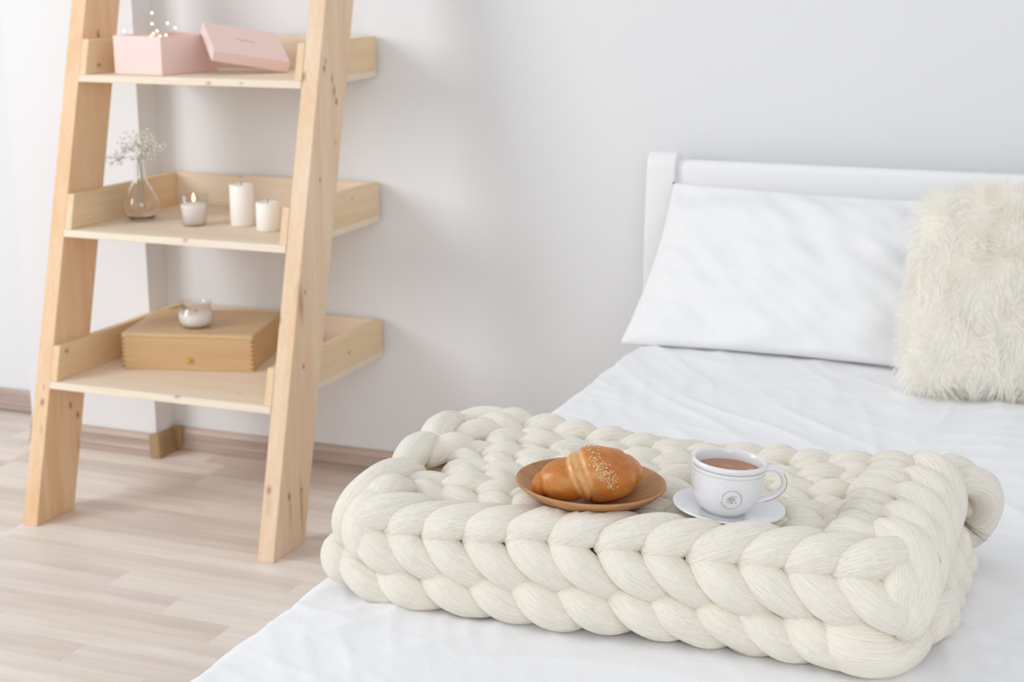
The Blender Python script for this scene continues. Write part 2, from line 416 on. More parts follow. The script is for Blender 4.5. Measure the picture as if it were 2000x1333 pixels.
for b in bulbs:
    if bulb_me is None:
        bm = bmesh.new(); bmesh.ops.create_icosphere(bm, subdivisions=2, radius=.0026); bulb = bm_obj('bulb', bm, M_led, led, True); bulb_me = bulb.data
    else: bulb = link('bulb', bulb_me, None, led)
    bulb.location = Vector(b) - O

# ------------------------------------------------------------------ middle shelf
z2 = .7355
vase = thing('bud_vase', 'clear pear shaped glass bud vase on the middle shelf', 'vase', (-2.43, 3.452, z2))
vp = [(.0, .001), (.022, .001), (.034, .008), (.043, .020), (.0475, .036), (.046, .050), (.040, .064), (.030, .082), (.021, .098), (.0155, .114), (.0135, .130), (.0135, .145), (.0155, .158), (.0165, .163)]
vpo = [(r, z) for r, z in spline([(a, b, 0) for a, b in vp], 40)[:, :2]]
vpi = [(max(0, r - .0022), z + (.0025 if z < .01 else 0)) for r, z in reversed(vpo)]
clean_lathe('glass_body', vpo + vpi, M_glass, vase, 48)
M_stem = simple('stem_green', (.38, .45, .27), .6).m; M_pet = simple('petal_white', (.86, .87, .82), .8, .2).m
frn = random.Random(11)
clusters = [((-2.428, 3.452, .945), .045, 60), ((-2.385, 3.455, .930), .035, 42), ((-2.455, 3.450, .925), .035, 36), ((-2.505, 3.449, .892), .028, 30), ((-2.415, 3.452, .903), .025, 16)]
for ci, (c, r, n) in enumerate(clusters):
    lab = ['central sprig of white gypsophila standing tallest in the glass vase', 'sprig of white gypsophila fanning to the right in the vase',
           'sprig of white gypsophila rising just left of the vase centre', 'drooping sprig of white gypsophila hanging out left of the vase', 'short sprig of white gypsophila low at the vase mouth'][ci]
    base = Vector((-2.43 + .006 * (ci - 2), 3.452, z2 + .03)); sp = thing('gypsophila_sprig', lab, 'flower', tuple(base), group='gypsophila sprigs in the vase')
    fork = Vector(c) * .55 + Vector((-2.43, 3.452, z2 + .17)) * .45
    parts = []; petals = []
    mouth = Vector((-2.43 + .002 * (ci - 2), 3.452, z2 + .158))
    P = spline([tuple(base - base), tuple(mouth - base), tuple(fork - base)], 14); parts.append(sweep(P, [.0008] * 14, 5))
    for k in range(n):
        d = Vector((frn.gauss(0, 1), frn.gauss(0, 1), frn.gauss(0, .8))).normalized() * r * frn.uniform(.35, 1)
        tip = Vector(c) + d
        if frn.random() < .55:
            m_ = (fork + tip) / 2 + Vector((frn.uniform(-.005, .005), 0, .004))
            parts.append(sweep(spline([tuple(fork - base), tuple(m_ - base), tuple(tip - base)], 5), [.0003] * 5, 4))
        rr = frn.uniform(.0020, .0036); bm = bmesh.new(); bmesh.ops.create_icosphere(bm, subdivisions=1, radius=rr)
        for v in bm.verts: v.co *= frn.uniform(.75, 1.2)
        vs = [tuple(v.co + tip - base) for v in bm.verts]; bm.verts.index_update(); fs = [tuple(v.index for v in f.verts) for f in bm.faces]; bm.free()
        petals.append((vs, fs))
    V, F = merge(parts); mesh_obj('stem', V, F, M_stem, sp, True)
    V, F = merge(petals); mesh_obj('blossoms', V, F, M_pet, sp, False, kind='stuff')

def candle_wick(par, z, h=.009):
    V, F = sweep(spline([(0, 0, z - .002), (.0005, 0, z + h * .6), (.0018, 0, z + h)], 6), [.0008] * 6, 6); mesh_obj('wick', V, F, M_wick, par, True)
cg = thing('glass_candle', 'lit white candle in a clear glass cup on the middle shelf', 'candle', (-2.255, 3.430, z2))
def cup_prof(ro, ri, h, t, bt):
    o = [(0, 0), (ro * .93, 0), (ro, .002), (ri, h), (ri - t * .5, h + .001)]; i = [(ri - t, h), (ro - t, bt), (0, bt)]
    return o + i
clean_lathe('glass_cup', cup_prof(.031, .0385, .080, .0022, .005), M_thin, cg, 48)
clean_lathe('wax', [(0, .0055), (.0278, .0055), (.0338, .054), (.032, .0555), (0, .054)], M_wax, cg, 40)
candle_wick(cg, .055, .007)
fl = clean_lathe('flame', [(0, 0), (.0028, .003), (.0042, .008), (.0036, .013), (.0018, .019), (0, .025)], M_flame, cg, 16); fl.location = (.001, 0, .060)
def pillar_candle(loc, r, h, label, wick=True):
    c = thing('pillar_candle', label, 'candle', loc, group='white pillar candles')
    clean_lathe('wax', [(0, 0), (r - .002, 0), (r, .002), (r, h - .003), (r - .0015, h), (r - .006, h - .0005), (r - .012, h - .004), (0, h - .0055)], M_wax, c, 48)
    candle_wick(c, h - .0055, .004 if not wick else .012)
pillar_candle((-2.140, 3.478, z2), .031, .106, 'taller white pillar candle, unlit, on the middle shelf')
pillar_candle((-2.037, 3.432, z2), .0305, .072, 'shorter white pillar candle, unlit, beside the shelf side panel')
# ------------------------------------------------------------------ bottom shelf
z3 = .3605
wb = thing('wooden_box', 'flat oak veneered wooden case with a brass catch on the bottom shelf', 'box', (-2.430, 3.330, z3), math.radians(15.3))
bm_obj('case', box_bm(0, .350, 0, .292, 0, .086, .0015, 2), M_oakbox, wb)
bm_obj('lid', box_bm(.0005, .3495, .0005, .2915, .0865, .097, .0015, 2), wood('box_top', (.70, .52, .32), (.60, .41, .22), 'x', 40, rough=.45, contrast=.3), wb)
M_joint = simple('joint_wood', (.40, .22, .09), .6).m
fj = None
for xj in (-.0004, .3428):
    for k in range(7):
        if fj is None: fj = bm_obj('finger_joint', box_bm(0, .0076, -.0004, .0076, 0, .0055), M_joint, wb); o = fj
        else: o = link('finger_joint', fj.data, None, wb)
        o.location = (xj, 0, .006 + k * .0118)
cl = bm_obj('clasp', box_bm(.172, .188, -.0028, .0004, .018, .034, .001, 2), M_brass, wb)
clean_lathe('clasp_knob', [(0, 0), (.004, 0), (.0046, .003), (.003, .006), (0, .0065)], M_brass, cl, 20).matrix_local = Matrix.Translation((.180, -.0025, .027)) @ Matrix.Rotation(math.radians(90), 4, 'X')
zj = z3 + .0975
jar = thing('jar_candle', 'small round glass jar candle with white wax on the wooden case', 'candle', (-2.286, 3.462, zj))
jo = [(0, 0), (.034, 0), (.041, .004), (.0465, .014), (.0475, .026), (.046, .038), (.041, .050), (.0395, .054), (.041, .060), (.0425, .064), (.043, .068)]
jo = [tuple(p) for p in spline([(a, b, 0) for a, b in jo], 34)[:, :2]]; jo[0] = (0, 0)
ji = [(max(0, r - .0022), z + (.003 if z < .003 else 0)) for r, z in reversed(jo)]
clean_lathe('glass_jar', jo + ji, M_thin, jar, 48)
clean_lathe('wax', [(0, .0045), (.034, .0045), (.0435, .016), (.0445, .026), (.0435, .037), (.041, .0385), (0, .0375)], M_wax, jar, 40)
candle_wick(jar, .038, .009)

# ------------------------------------------------------------------ bed
BX = -1.063; ZB = .53
bed = thing('bed', 'white lacquered bed with a scrolled headboard against the white wall', 'bed', (-.2, 2.6, 0))
inv = Matrix.Translation((.2, -2.6, 0))
def bp(o): o.matrix_parent_inverse = inv; return o
def post(x0, x1):
    prof_f = [(3.640, 0), (3.640, .55), (3.640, .74), (3.646, .82), (3.652, .88), (3.655, .915)]
    arc = [(3.660, .932), (3.672, .944), (3.690, .948), (3.706, .942), (3.716, .928)]
    prof_b = [(3.716, .90), (3.708, .85), (3.700, .76), (3.698, .55), (3.698, 0)]
    return bp(bm_obj('headboard_post', prism_x(prof_f + arc + prof_b, x0, x1, .005, 3), M_white_paint, bed, True))
post(-1.112, -1.040); post(.36, .432)
bp(bm_obj('top_rail', prism_x([(3.664, .857), (3.690, .857), (3.704, .915), (3.702, .925), (3.690, .930), (3.676, .926), (3.668, .915)], -1.041, .361, .004, 2), M_white_paint, bed, True))
bp(bm_obj('headboard_panel', box_bm(-1.041, .361, 3.677, 3.689, .30, .858), M_white_paint, bed))
bp(bm_obj('side_rail', box_bm(-1.075, -1.045, 1.02, 3.64, .22, .36, .004, 2), M_white_paint, bed))
bp(bm_obj('side_rail', box_bm(.355, .385, 1.02, 3.64, .22, .36, .004, 2), M_white_paint, bed))
for x in (-1.09, .35): bp(bm_obj('leg', box_bm(x, x + .05, 1.0, 1.05, 0, .36, .004, 2), M_white_paint, bed))
bp(bm_obj('mattress', box_bm(-1.044, .354, 1.06, 3.638, .30, .500, .03, 4), simple('ticking', (.82, .82, .82), .9).m, bed, True))

def fold(x, y):
    """soft creases of a cotton cover"""
    def ridge(v): return (1 - abs(v)) ** 3
    h = 0
    for ang, sc_, st, amp, off in ((-38, 7, 2.2, .0095, 3.1), (28, 9, 2.5, .0060, 7.7), (-62, 15, 3.5, .0035, 1.9), (-15, 24, 5, .0018, 5.5)):
        a = math.radians(ang); u = x * math.cos(a) + y * math.sin(a); w = -x * math.sin(a) + y * math.cos(a)
        wv = noise.noise(Vector((u * 1.6, w * 1.6, off + 9))) * .25
        msk = max(0, .5 + noise.noise(Vector((x * 2.1, y * 2.1, off + 4))) * 1.3)
        h += amp * ridge(noise.noise(Vector(((w + wv) * sc_, u * st, off)))*1.6) * msk * 1.25 if abs(noise.noise(Vector(((w + wv) * sc_, u * st, off)))*1.6) < 1 else 0
    h += .008 * noise.noise(Vector((x * 3.2, y * 3.2, 2.2)))
    return h
def sheet():
    xs = [(-.012 - BX * 0, 0)]
    # cross-section arc length param: left drop, rounded edge, top, right drop
    V = []; F = []; R = .035; xr = .385
    prof = [(BX, .24 + t * (ZB - R - .24)) for t in np.linspace(0, 1, 12)[:-1]]
    for a in np.linspace(0, math.pi / 2, 9): prof.append((BX + R - R * math.cos(a), ZB - R + R * math.sin(a)))
    nx = 230
    for t in np.linspace(0, 1, nx)[1:-1]: prof.append((BX + R + t * (xr - R * 2 - BX), ZB))
    for a in np.linspace(math.pi / 2, 0, 7): prof.append((xr - R + R * math.cos(a), ZB - R + R * math.sin(a)))
    prof += [(xr, ZB - R - t * (ZB - R - .24)) for t in np.linspace(0, 1, 8)[1:]]
    ys = np.concatenate([np.linspace(1.02, 3.34, 420), np.linspace(3.345, 3.632, 30)])
    m = len(prof)
    for y in ys:
        for i, (x, z) in enumerate(prof):
            h = fold(x, y); side = z < ZB - .001
            e = .0035 * noise.noise(Vector((y * 3.0, 1.3, .4))) + .0015 * noise.noise(Vector((y * 9, 5.3, .4)))
            # the cover sinks a little towards the head end
            dz = 0
            if x < -.2 and side: V.append((x + e + h * .8 - .003, y, z + dz))
            elif side: V.append((x + h, y, z + dz))
            else:
                near = max(0, 1 - (x - BX) / .12)
                V.append((x + e * near, y, z + h * .9 - .0015 + dz))
    for j in range(len(ys) - 1):
        for i in range(m - 1): F.append((j * m + i, j * m + i + 1, (j + 1) * m + i + 1, (j + 1) * m + i))
    o = mesh_obj('duvet', V, F, M_sheet, None, True)
    s = o.modifiers.new('solid', 'SOLIDIFY'); s.thickness = .004; s.offset = -1
    tag(o, 'rumpled white cotton duvet cover spread over the bed', 'bedding')
sheet()

def cushion(name, corners, T, nu, nv, wr, mat, parent=None, flange=.0, seed=0, pw=.55):
    """corners BL, BR, TR, TL as Vectors; bulges T to both sides"""
    BL, BR, TR, TL = [Vector(c) for c in corners]; nrm = (BR - BL).cross(TL - BL).normalized()
    V = []; F = []
    for side in (1, -1):
        for j in range(nv + 1):
            for i in range(nu + 1):
                u = i / nu; v = j / nv; p = (BL * (1 - u) + BR * u) * (1 - v) + (TL * (1 - u) + TR * u) * v
                a = 1 - (2 * u - 1) ** 2; b = 1 - (2 * v - 1) ** 2
                # edges draw in between the corners
                c = Vector(((BL + BR + TR + TL) / 4)); pull = .055 * (a * (1 - b) + b * (1 - a)) * (1 - min(a, b)) ** 2
                p = p + (c - p) * pull
                t = T * (max(a, 0) ** pw) * (max(b, 0) ** pw)
                w = wr * (noise.noise(Vector((u * 5 + seed, v * 7, seed))) + .6 * noise.noise(Vector(((u + v * .8) * 11, (v - u) * 3, seed + 3)))) * min(1, 5 * min(a, b))
                V.append(tuple(p + nrm * side * max(.0015, t + w) if 0 < i < nu and 0 < j < nv else p))
    o = (nu + 1) * (nv + 1)
    for j in range(nv):
        for i in range(nu):
            q = j * (nu + 1) + i; F.append((q, q + 1, q + nu + 2, q + nu + 1)); F.append((o + q, o + q + nu + 1, o + q + nu + 2, o + q + 1))
    bm = bmesh.new(); vs = [bm.verts.new(v) for v in V]
    for f in F: bm.faces.new([vs[k] for k in f])
    bmesh.ops.remove_doubles(bm, verts=bm.verts, dist=1e-5)
    return bm
pil = bm_obj('pillow', cushion('pillow', [(-1.085, 3.372, .536), (-.36, 3.372, .536), (-.36, 3.590, .874), (-1.030, 3.600, .886)], .062, 90, 60, .014, M_pillow, pw=.42), M_pillow, None, True)
tag(pil, 'large plain white cotton pillow leaning on the headboard', 'pillow')

# fur cushion
fur = thing('fur_cushion', 'cream long haired faux fur cushion propped on the white pillow', 'cushion', (-.2, 3.2, ZB))
fc = [(-.425, 3.15, .545), (-.01, 3.235, .545), (-.01, 3.43, .965), (-.425, 3.345, .930)]
FO = Vector((-.2, 3.2, ZB)); fcl = [Vector(c) - FO for c in fc]
fb = cushion('b', fcl, .060, 40, 40, .004, None, pw=.4, seed=5)
fbo = bm_obj('cover', fb, M_furbase, fur, True)
fcen = sum((c for c in fcl), Vector()) / 4
for v in fbo.data.vertices:      # rounded corners
    d_ = min((v.co - c).length for c in fcl)
    if d_ < .07: v.co += (fcen - v.co) * ((.07 - d_) / .07) ** 1.5 * .14
def hair_mesh(P0, Nn, length, droop, rbase, seg, clump, k=3, seed=1, ribbon=False):
    r = np.random.default_rng(seed); n = len(P0); d = Nn.copy(); pos = P0.copy(); out = [pos.copy()]
    for s in range(seg):
        t = (s + 1) / seg
        d = d + droop * (1.0 / seg) * (.4 + t) + clump * (.5 + t) / seg + r.normal(0, .10, (n, 3)); d /= np.linalg.norm(d, axis=1)[:, None]
        pos = pos + d * (length / seg)[:, None]; out.append(pos.copy())
    out = np.array(out)                              # seg+1,n,3
    side = np.cross(d, r.normal(0, 1, (n, 3))); side /= np.linalg.norm(side, axis=1)[:, None]; up = np.cross(side, d)
    if ribbon:
        side = np.cross(d, Nn + r.normal(0, .35, (n, 3))); side /= np.linalg.norm(side, axis=1)[:, None] + 1e-9; up = np.cross(side, d); k = 2
    verts = []
    for s in range(seg + 1):
        rr = rbase * (1 - .85 * (s / seg) ** 1.5)
        for q in range(k):
            a = 2 * math.pi * q / k; verts.append(out[s] + (side * math.cos(a) + up * math.sin(a)) * rr)
    verts = np.array(verts).reshape(seg + 1, k, n, 3).transpose(2, 0, 1, 3).reshape(-1, 3)
    base = (np.arange(n) * (seg + 1) * k)[:, None, None, None]
    s_, q_ = np.meshgrid(np.arange(seg), np.arange(1 if ribbon else k), indexing='ij'); q2 = (q_ + 1) % k
    quad = np.stack([s_ * k + q_, s_ * k + q2, (s_ + 1) * k + q2, (s_ + 1) * k + q_], -1)[None] + base
    return verts, quad.reshape(-1, 4)
def big_mesh(name, verts, quads, mat, parent, kind='stuff'):
    me = bpy.data.meshes.new(name); me.vertices.add(len(verts)); me.vertices.foreach_set('co', verts.astype(np.float32).ravel())
    me.loops.add(quads.size); me.loops.foreach_set('vertex_index', quads.astype(np.int32).ravel())
    me.polygons.add(len(quads)); me.polygons.foreach_set('loop_start', np.arange(0, quads.size, 4, dtype=np.int32))
    me.polygons.foreach_set('use_smooth', np.ones(len(quads), bool)); me.update(calc_edges=True); me.validate()
    return link(name, me, mat, parent, False, kind)
def scatter(o, n, seed=2, flt=None):
    me = o.data; me.calc_loop_triangles(); tri = np.array([t.vertices[:] for t in me.loop_triangles]); co = np.array([v.co[:] for v in me.vertices])
    a, b, c = co[tri[:, 0]], co[tri[:, 1]], co[tri[:, 2]]; cr = np.cross(b - a, c - a); ar = np.linalg.norm(cr, axis=1)
    if flt is not None: ar = ar * flt((a + b + c) / 3, cr / (ar[:, None] + 1e-12))
    r = np.random.default_rng(seed); idx = r.choice(len(tri), n, p=ar / ar.sum()); u, v = r.random(n), r.random(n); f = u + v > 1; u[f] = 1 - u[f]; v[f] = 1 - v[f]
    P = a[idx] + (b - a)[idx] * u[:, None] + (c - a)[idx] * v[:, None]; Nn = cr[idx] / ar_safe(cr[idx]); return P, Nn
def ar_safe(x): return np.linalg.norm(x, axis=1)[:, None] + 1e-12
P, Nn = scatter(fbo, 24000, 2, lambda c, n: np.where(n[:, 1] < .15, 1.0, .35))
cen = np.mean([np.array(c) for c in fcl], axis=0); flip = ((P - cen) * Nn).sum(1) < 0; Nn[flip] *= -1
# clumps: a smooth random field steers the locks
fld = np.array([[noise.noise(Vector((p[0] * 22, p[2] * 15, 1.))), noise.noise(Vector((p[0] * 20, p[2] * 20, 7.))), noise.noise(Vector((p[0] * 26, p[2] * 12, 13.)))] for p in P])
verts, quads = hair_mesh(P, Nn, rng.uniform(.024, .044, len(P)), np.array([-.25, -.3, -1.7]), .00085, 5, fld * 3.0, ribbon=True)
# keep the locks off the bed
verts[:, 2] = np.maximum(verts[:, 2], .004)
big_mesh('fur_pile', verts, quads, M_fur, fur)

# ------------------------------------------------------------------ chunky knit blanket
bl = thing('knit_blanket', 'folded chunky knit blanket of thick cream wool lying on the bed', 'blanket', (-.6, 2.05, ZB))
ZTOP = .6775; PXY = (-.664, 1.944); SC = Vector((-.474, 1.958, .6775))
VR = Vector((.9285, .3712, 0)); VF = Vector((-.3712, .9285, 0)); CA = math.radians(21.8)
DISHES = ((PXY, ZTOP, .106, math.radians(2.4)), (tuple(SC)[:2], SC.z, .078, math.radians(4.4)))
BO = Vector((-.6, 2.05, ZB)); krn = random.Random(21); puffs = []
core_parts = []
def puff(pts, r, flat=.95, up=(0, 0, 1), e0=.35, e1=.35, k=16, n=18, name='wool_loop'):
    P = spline([tuple(Vector(p) - BO) for p in pts], n)
    t = np.linspace(0, 1, n); prof = np.sin(np.pi * np.clip(t * .92 + .04, 0, 1)) ** .62
    ends = e0 * (1 - t) + e1 * t; rad = r * np.maximum(prof, ends * .9) * (1 + .05 * np.sin(t * 9 + krn.random() * 6))
    rad[0] *= .5; rad[-1] *= .5
    V, F = sweep(P, rad, k, flat, up, .03, krn.uniform(-.9, .9), krn.random() * 6)
    q_ = []
    for v in V:
        w = Vector(v) + BO
        for (c, base, rr, tl) in DISHES:     # soft wool gives way under the plate and the saucer
            h = Vector((w.x - c[0], w.y - c[1], 0)); d_ = h.length
            if d_ < rr: w.z = min(w.z, base + float(np.interp(d_ / rr, (0, .58, 1), (0, 0, .026 if rr > .09 else .010))) - math.tan(tl) * h.dot(VR) - .0012)
        w.z = max(w.z, ZB + .003 + .2 * min(0, w.z - ZB - .003)); q_.append(tuple(w - BO))
    me = bpy.data.meshes.new(name); me.from_pydata(q_, [], F); me.update()
    uvl = me.uv_layers.new(name='UVMap'); off = krn.random() * 10
    dat = np.zeros((len(me.loops), 2)); li = 0
    for f in me.polygons:
        js = [vi % k for vi in f.vertices]; wrap = max(js) - min(js) > k / 2 and len(js) == 4
        for vi in f.vertices:
            j = vi % k; dat[li] = ((j + (k if wrap and j < k / 2 else 0)) / k + off, (vi // k) / n + off); li += 1
    uvl.data.foreach_set('uv', dat.ravel())
    o = link(name, me, M_wool, bl, True); puffs.append(o); return o
J = lambda s: krn.uniform(-s, s)
YF = 1.842
# --- front fold chains: the V points along the two layers
topV = [(x, z - .006) for x, z in [(-.973, .632), (-.915, .630), (-.857, .634), (-.797, .638), (-.735, .646), (-.674, .648), (-.608, .651), (-.545, .653), (-.483, .653), (-.420, .655), (-.360, .657), (-.301, .659)]]
botV = [(-.990, .572), (-.931, .572), (-.862, .574), (-.795, .578), (-.732, .581), (-.667, .585), (-.596, .587), (-.536, .587), (-.476, .588), (-.421, .588), (-.363, .586)]
for i, (x, z) in enumerate(topV):
    e = J(.003); xs = 1 + J(.06); r = .0262 + J(.0015)
    puff([(x - .012, YF + .020, z + .010), (x + .010 * xs, YF - .001, z + .002), (x + .042 * xs, YF - .009 + e, z - .019), (x + .075 * xs, YF + .002, z - .040), (x + .100 * xs, YF + .024, z - .050)], r, .92, (0, -1, .3))
    puff([(x - .004, YF + .022, z - .006), (x + .004, YF + .004, z + .014), (x + .036 * xs, YF + .010 + e, z + .029), (x + .078, YF + .046, z + .029), (x + .108, YF + .075, z + .013)], r * 1.0, .92, (0, -.6, 1))
for i, (x, z) in enumerate(botV):
    e = J(.003); xs = 1 + J(.06); r = .0262 + J(.0015)
    puff([(x - .012, YF + .016, z + .010), (x + .010 * xs, YF - .002, z + .002), (x + .040 * xs, YF - .009 + e, z - .014), (x + .072 * xs, YF + .000, z - .030), (x + .098 * xs, YF + .020, z - .036)], r, .90, (0, -1, .3))
    puff([(x, YF + .024, z - .004), (x + .004, YF + .008, z + .012), (x + .034, YF + .006, z + .020), (x + .068, YF + .024, z + .016)], .019, .9, (0, -1, .5))
    puff([(x + .02, YF + .014, ZB + .020), (x + .065, YF + .006, ZB + .016), (x + .11, YF + .024, ZB + .018)], .0145, .9, (0, -1, .2), n=12)
# --- top surface: rows of chained loops
rows_y = [1.950, 2.020, 2.090, 2.160, 2.226]
for j, y0 in enumerate(rows_y):
    x = -.945 + (.028 if j % 2 else 0) + .004 * j
    while x < -.295:
        sag = -.008 * math.sin(min(1, max(0, (x + .9) / .55)) * math.pi) if j > 2 else 0
        dy = -.018 * math.sin(max(0, min(1, (x + .93) / .6)) * math.pi) * (y0 - 1.9) / .3
        y = y0 + dy; z = .656 + sag + .0035 * j; s = 1 + J(.10); r = .0235 + J(.0018)
        tlt = J(.006)
        # back arm
        puff([(x - .002, y - .004, z - .012), (x + .008, y + .010, z + .004), (x + .034 * s, y + .024, z + .006 + tlt), (x + .058 * s, y + .032, z - .006), (x + .074, y + .036, z - .022)], r, .9)
        # front arm
        puff([(x + .004, y + .004, z - .014), (x + .014, y - .008, z + .000), (x + .036 * s, y - .020, z + .003 - tlt), (x + .058 * s, y - .027, z - .008), (x + .074, y - .030, z - .022)], r * .94, .88)
        x += .0545 + J(.004)
# back roll so the far edge closes
for i in range(12):
    x = -.93 + i * .059; sg = -.018 * math.sin(max(0, min(1, (x + .93) / .6)) * math.pi)
    puff([(x, 2.250 + sg, .664), (x + .03, 2.282 + sg, .657), (x + .07, 2.290 + sg, .635), (x + .09, 2.284 + sg, .60)], .025, .95, (0, 1, 1), n=14)
    puff([(x, 2.280 + sg, .590), (x + .03, 2.290 + sg, .575), (x + .08, 2.288 + sg, .560)], .026, .95, (0, 1, 1), n=12)
# --- left edge: long smooth roving strands folded over the side
puff([(-.985, 1.852, .590), (-1.000, 1.870, .625), (-.985, 1.905, .660), (-.968, 1.965, .674), (-.950, 2.02, .660)], .030, .95, (-1, 0, 1), n=26)
puff([(-.955, 1.955, .664), (-.973, 2.01, .676), (-.978, 2.075, .682), (-.968, 2.13, .670)], .0255, .95, (-1, 0, 1), n=22)
puff([(-.960, 2.075, .668), (-.980, 2.13, .682), (-.985, 2.19, .682), (-.968, 2.235, .672)], .0265, .95, (-1, 0, 1), n=22)
puff([(-.978, 2.185, .668), (-.972, 2.225, .676), (-.945, 2.252, .676), (-.905, 2.262, .668), (-.88, 2.262, .65)], .0265, .95, (0, 1, 1), n=22)
puff([(-.955, 2.195, .668), (-.925, 2.212, .680), (-.890, 2.212, .676), (-.87, 2.205, .66)], .0245, .95, (0, 1, 1))
puff([(-.955, 2.13, .662), (-.938, 2.165, .678), (-.915, 2.195, .676), (-.90, 2.215, .66)], .025, .95)
puff([(-.962, 2.05, .660), (-.945, 2.085, .676), (-.925, 2.115, .672), (-.91, 2.135, .655)], .024, .95)
puff([(-.945, 1.900, .648), (-.955, 1.868, .660), (-.962, 1.846, .640), (-.955, 1.838, .612), (-.935, 1.846, .590)], .031, .95, (-.4, -1, .4), n=22)
puff([(-.915, 1.925, .668), (-.940, 1.895, .676), (-.955, 1.870, .662), (-.965, 1.85, .64)], .024, .95)
for (y, z, dz) in ((1.90, .612, .05), (1.97, .618, .05), (2.04, .62, .05), (2.11, .62, .05), (2.18, .62, .05)):
    puff([(-.965, y - .03, z + .035), (-.992, y - .01, z + .012), (-1.000, y + .02, z - .014), (-.985, y + .045, z - .034)], .026, .95, (-1, 0, 0), n=14)
for y in (1.895, 1.965, 2.035, 2.105, 2.175, 2.235):
    puff([(-.975, y - .03, .590), (-1.000, y - .01, .575), (-1.004, y + .02, .560), (-.985, y + .04, .552)], .027, .92, (-1, 0, 0), n=14)
puff([(-.985, 1.885, .606), (-1.010, 1.865, .590), (-1.000, 1.852, .566), (-.975, 1.845, .552)], .027, .95, (-1, -1, 0))
def rpuff(pts, *a, **k): return puff([(p[0] - .022, p[1], p[2]) for p in pts], *a, **k)
# --- right edge: big loops draped over the side
for q, (y, r) in enumerate(((1.885, .033), (1.962, .031), (2.045, .030), (2.125, .029), (2.200, .028))):
    rpuff([(-.262, y + .055, .662), (-.238, y + .040, .688), (-.208, y + .012, .684), (-.190, y - .018, .655), (-.190, y - .040, .618), (-.205, y - .048, .590)], r, .92, (1, 0, 1), n=26)
    if q: rpuff([(-.215, y + .0, .615), (-.183, y - .012, .605), (-.176, y - .035, .580), (-.190, y - .055, .556)], r * .86, .92, (1, 0, .3), n=18)
for q, y in enumerate((1.918, 1.962, 2.005, 2.050, 2.095, 2.140, 2.185, 2.225)):   # gathered wads between top rows and the edge
    rpuff([(-.318, y + J(.004), .652), (-.296, y + .004, .682 + J(.004)), (-.264, y - .002, .684 + J(.004)), (-.240, y - .006, .668), (-.232, y - .01, .65)], .0215 + J(.003), .95)
rpuff([(-.262, 1.885, .664), (-.258, 1.862, .668), (-.252, 1.846, .652), (-.246, 1.845, .630)], .018, .95, (0, -1, .5))
rpuff([(-.262, 1.850, .648), (-.248, 1.838, .640), (-.236, 1.838, .620), (-.232, 1.85, .596)], .021, .95, (0, -1, .2))
rpuff([(-.228, 1.880, .672), (-.212, 1.858, .668), (-.204, 1.846, .640), (-.210, 1.850, .606)], .027, .95, (1, -1, .2))
# lower layer, big rounded turn at the front right corner
rpuff([(-.320, 1.868, .578), (-.298, 1.848, .582), (-.262, 1.842, .574), (-.222, 1.860, .566), (-.196, 1.90, .568), (-.188, 1.95, .572)], .038, .92, (.3, -1, .4), n=28, k=20)
rpuff([(-.33, 1.862, .600), (-.300, 1.852, .604), (-.268, 1.856, .604), (-.24, 1.87, .60)], .018, .9, (0, -1, .5))
rpuff([(-.196, 1.90, .600), (-.180, 1.93, .596), (-.172, 1.97, .586), (-.180, 2.00, .57)], .028, .95, (1, 0, 0))
for y in (1.985, 2.055, 2.125, 2.195): rpuff([(-.200, y - .035, .575), (-.176, y - .012, .566), (-.170, y + .02, .558), (-.190, y + .045, .552)], .0255, .92, (1, 0, 0), n=14)
# stray outer loop at the back right
rpuff([(-.200, 2.225, .660), (-.170, 2.245, .668), (-.152, 2.275, .650), (-.150, 2.300, .610), (-.168, 2.300, .570), (-.215, 2.27, .560)], .029, .92, (1, 0, 1), n=26)
rpuff([(-.225, 2.255, .668), (-.195, 2.275, .672), (-.165, 2.295, .640), (-.175, 2.31, .59)], .028, .92, (1, 0, 1), n=20)
rpuff([(-.31, 2.235, .662), (-.280, 2.262, .668), (-.240, 2.272, .655), (-.215, 2.268, .63)], .026, .92, (0, 1, 1), n=18)
# inner filler layers, their tan painting the shade between the loops
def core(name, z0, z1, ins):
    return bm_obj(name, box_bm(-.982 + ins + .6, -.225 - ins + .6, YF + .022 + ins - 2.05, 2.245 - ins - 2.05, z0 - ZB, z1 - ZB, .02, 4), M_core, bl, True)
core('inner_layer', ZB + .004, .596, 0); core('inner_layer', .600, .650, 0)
# fine stray fibres
allP = []; allN = []
for o in puffs:
    P, Nn = scatter(o, 60, krn.randrange(9999)); allP.append(P); allN.append(Nn)
P = np.vstack(allP); Nn = np.vstack(allN)
verts, quads = hair_mesh(P, Nn, rng.uniform(.004, .013, len(P)), np.array([0, 0, -.2]), .00013, 4, rng.normal(0, 1.6, P.shape), seed=4)
verts[:, 2] = np.maximum(verts[:, 2], .002)
big_mesh('stray_fibres', verts, quads, M_fuzz, bl)

# ------------------------------------------------------------------ plate and croissant
plate = thing('wooden_plate', 'round turned wooden plate holding a croissant on the knit blanket', 'plate', (PXY[0], PXY[1], ZTOP), 0)
plate.matrix_world = Matrix.Translation((PXY[0], PXY[1], ZTOP)) @ Matrix.Rotation(math.radians(2.4), 4, VF) @ Matrix.Rotation(CA, 4, 'Z')
pp = [(0, .002), (.055, .002), (.058, 0), (.062, .001), (.078, .0085), (.092, .017), (.101, .0245), (.1035, .0275), (.1030, .0295), (.1010, .0300), (.0985, .0285), (.090, .0205), (.076, .0125), (.060, .0075), (.03, .0062), (0, .006)]
clean_lathe('plate_body', pp, M_platewood, plate, 96)

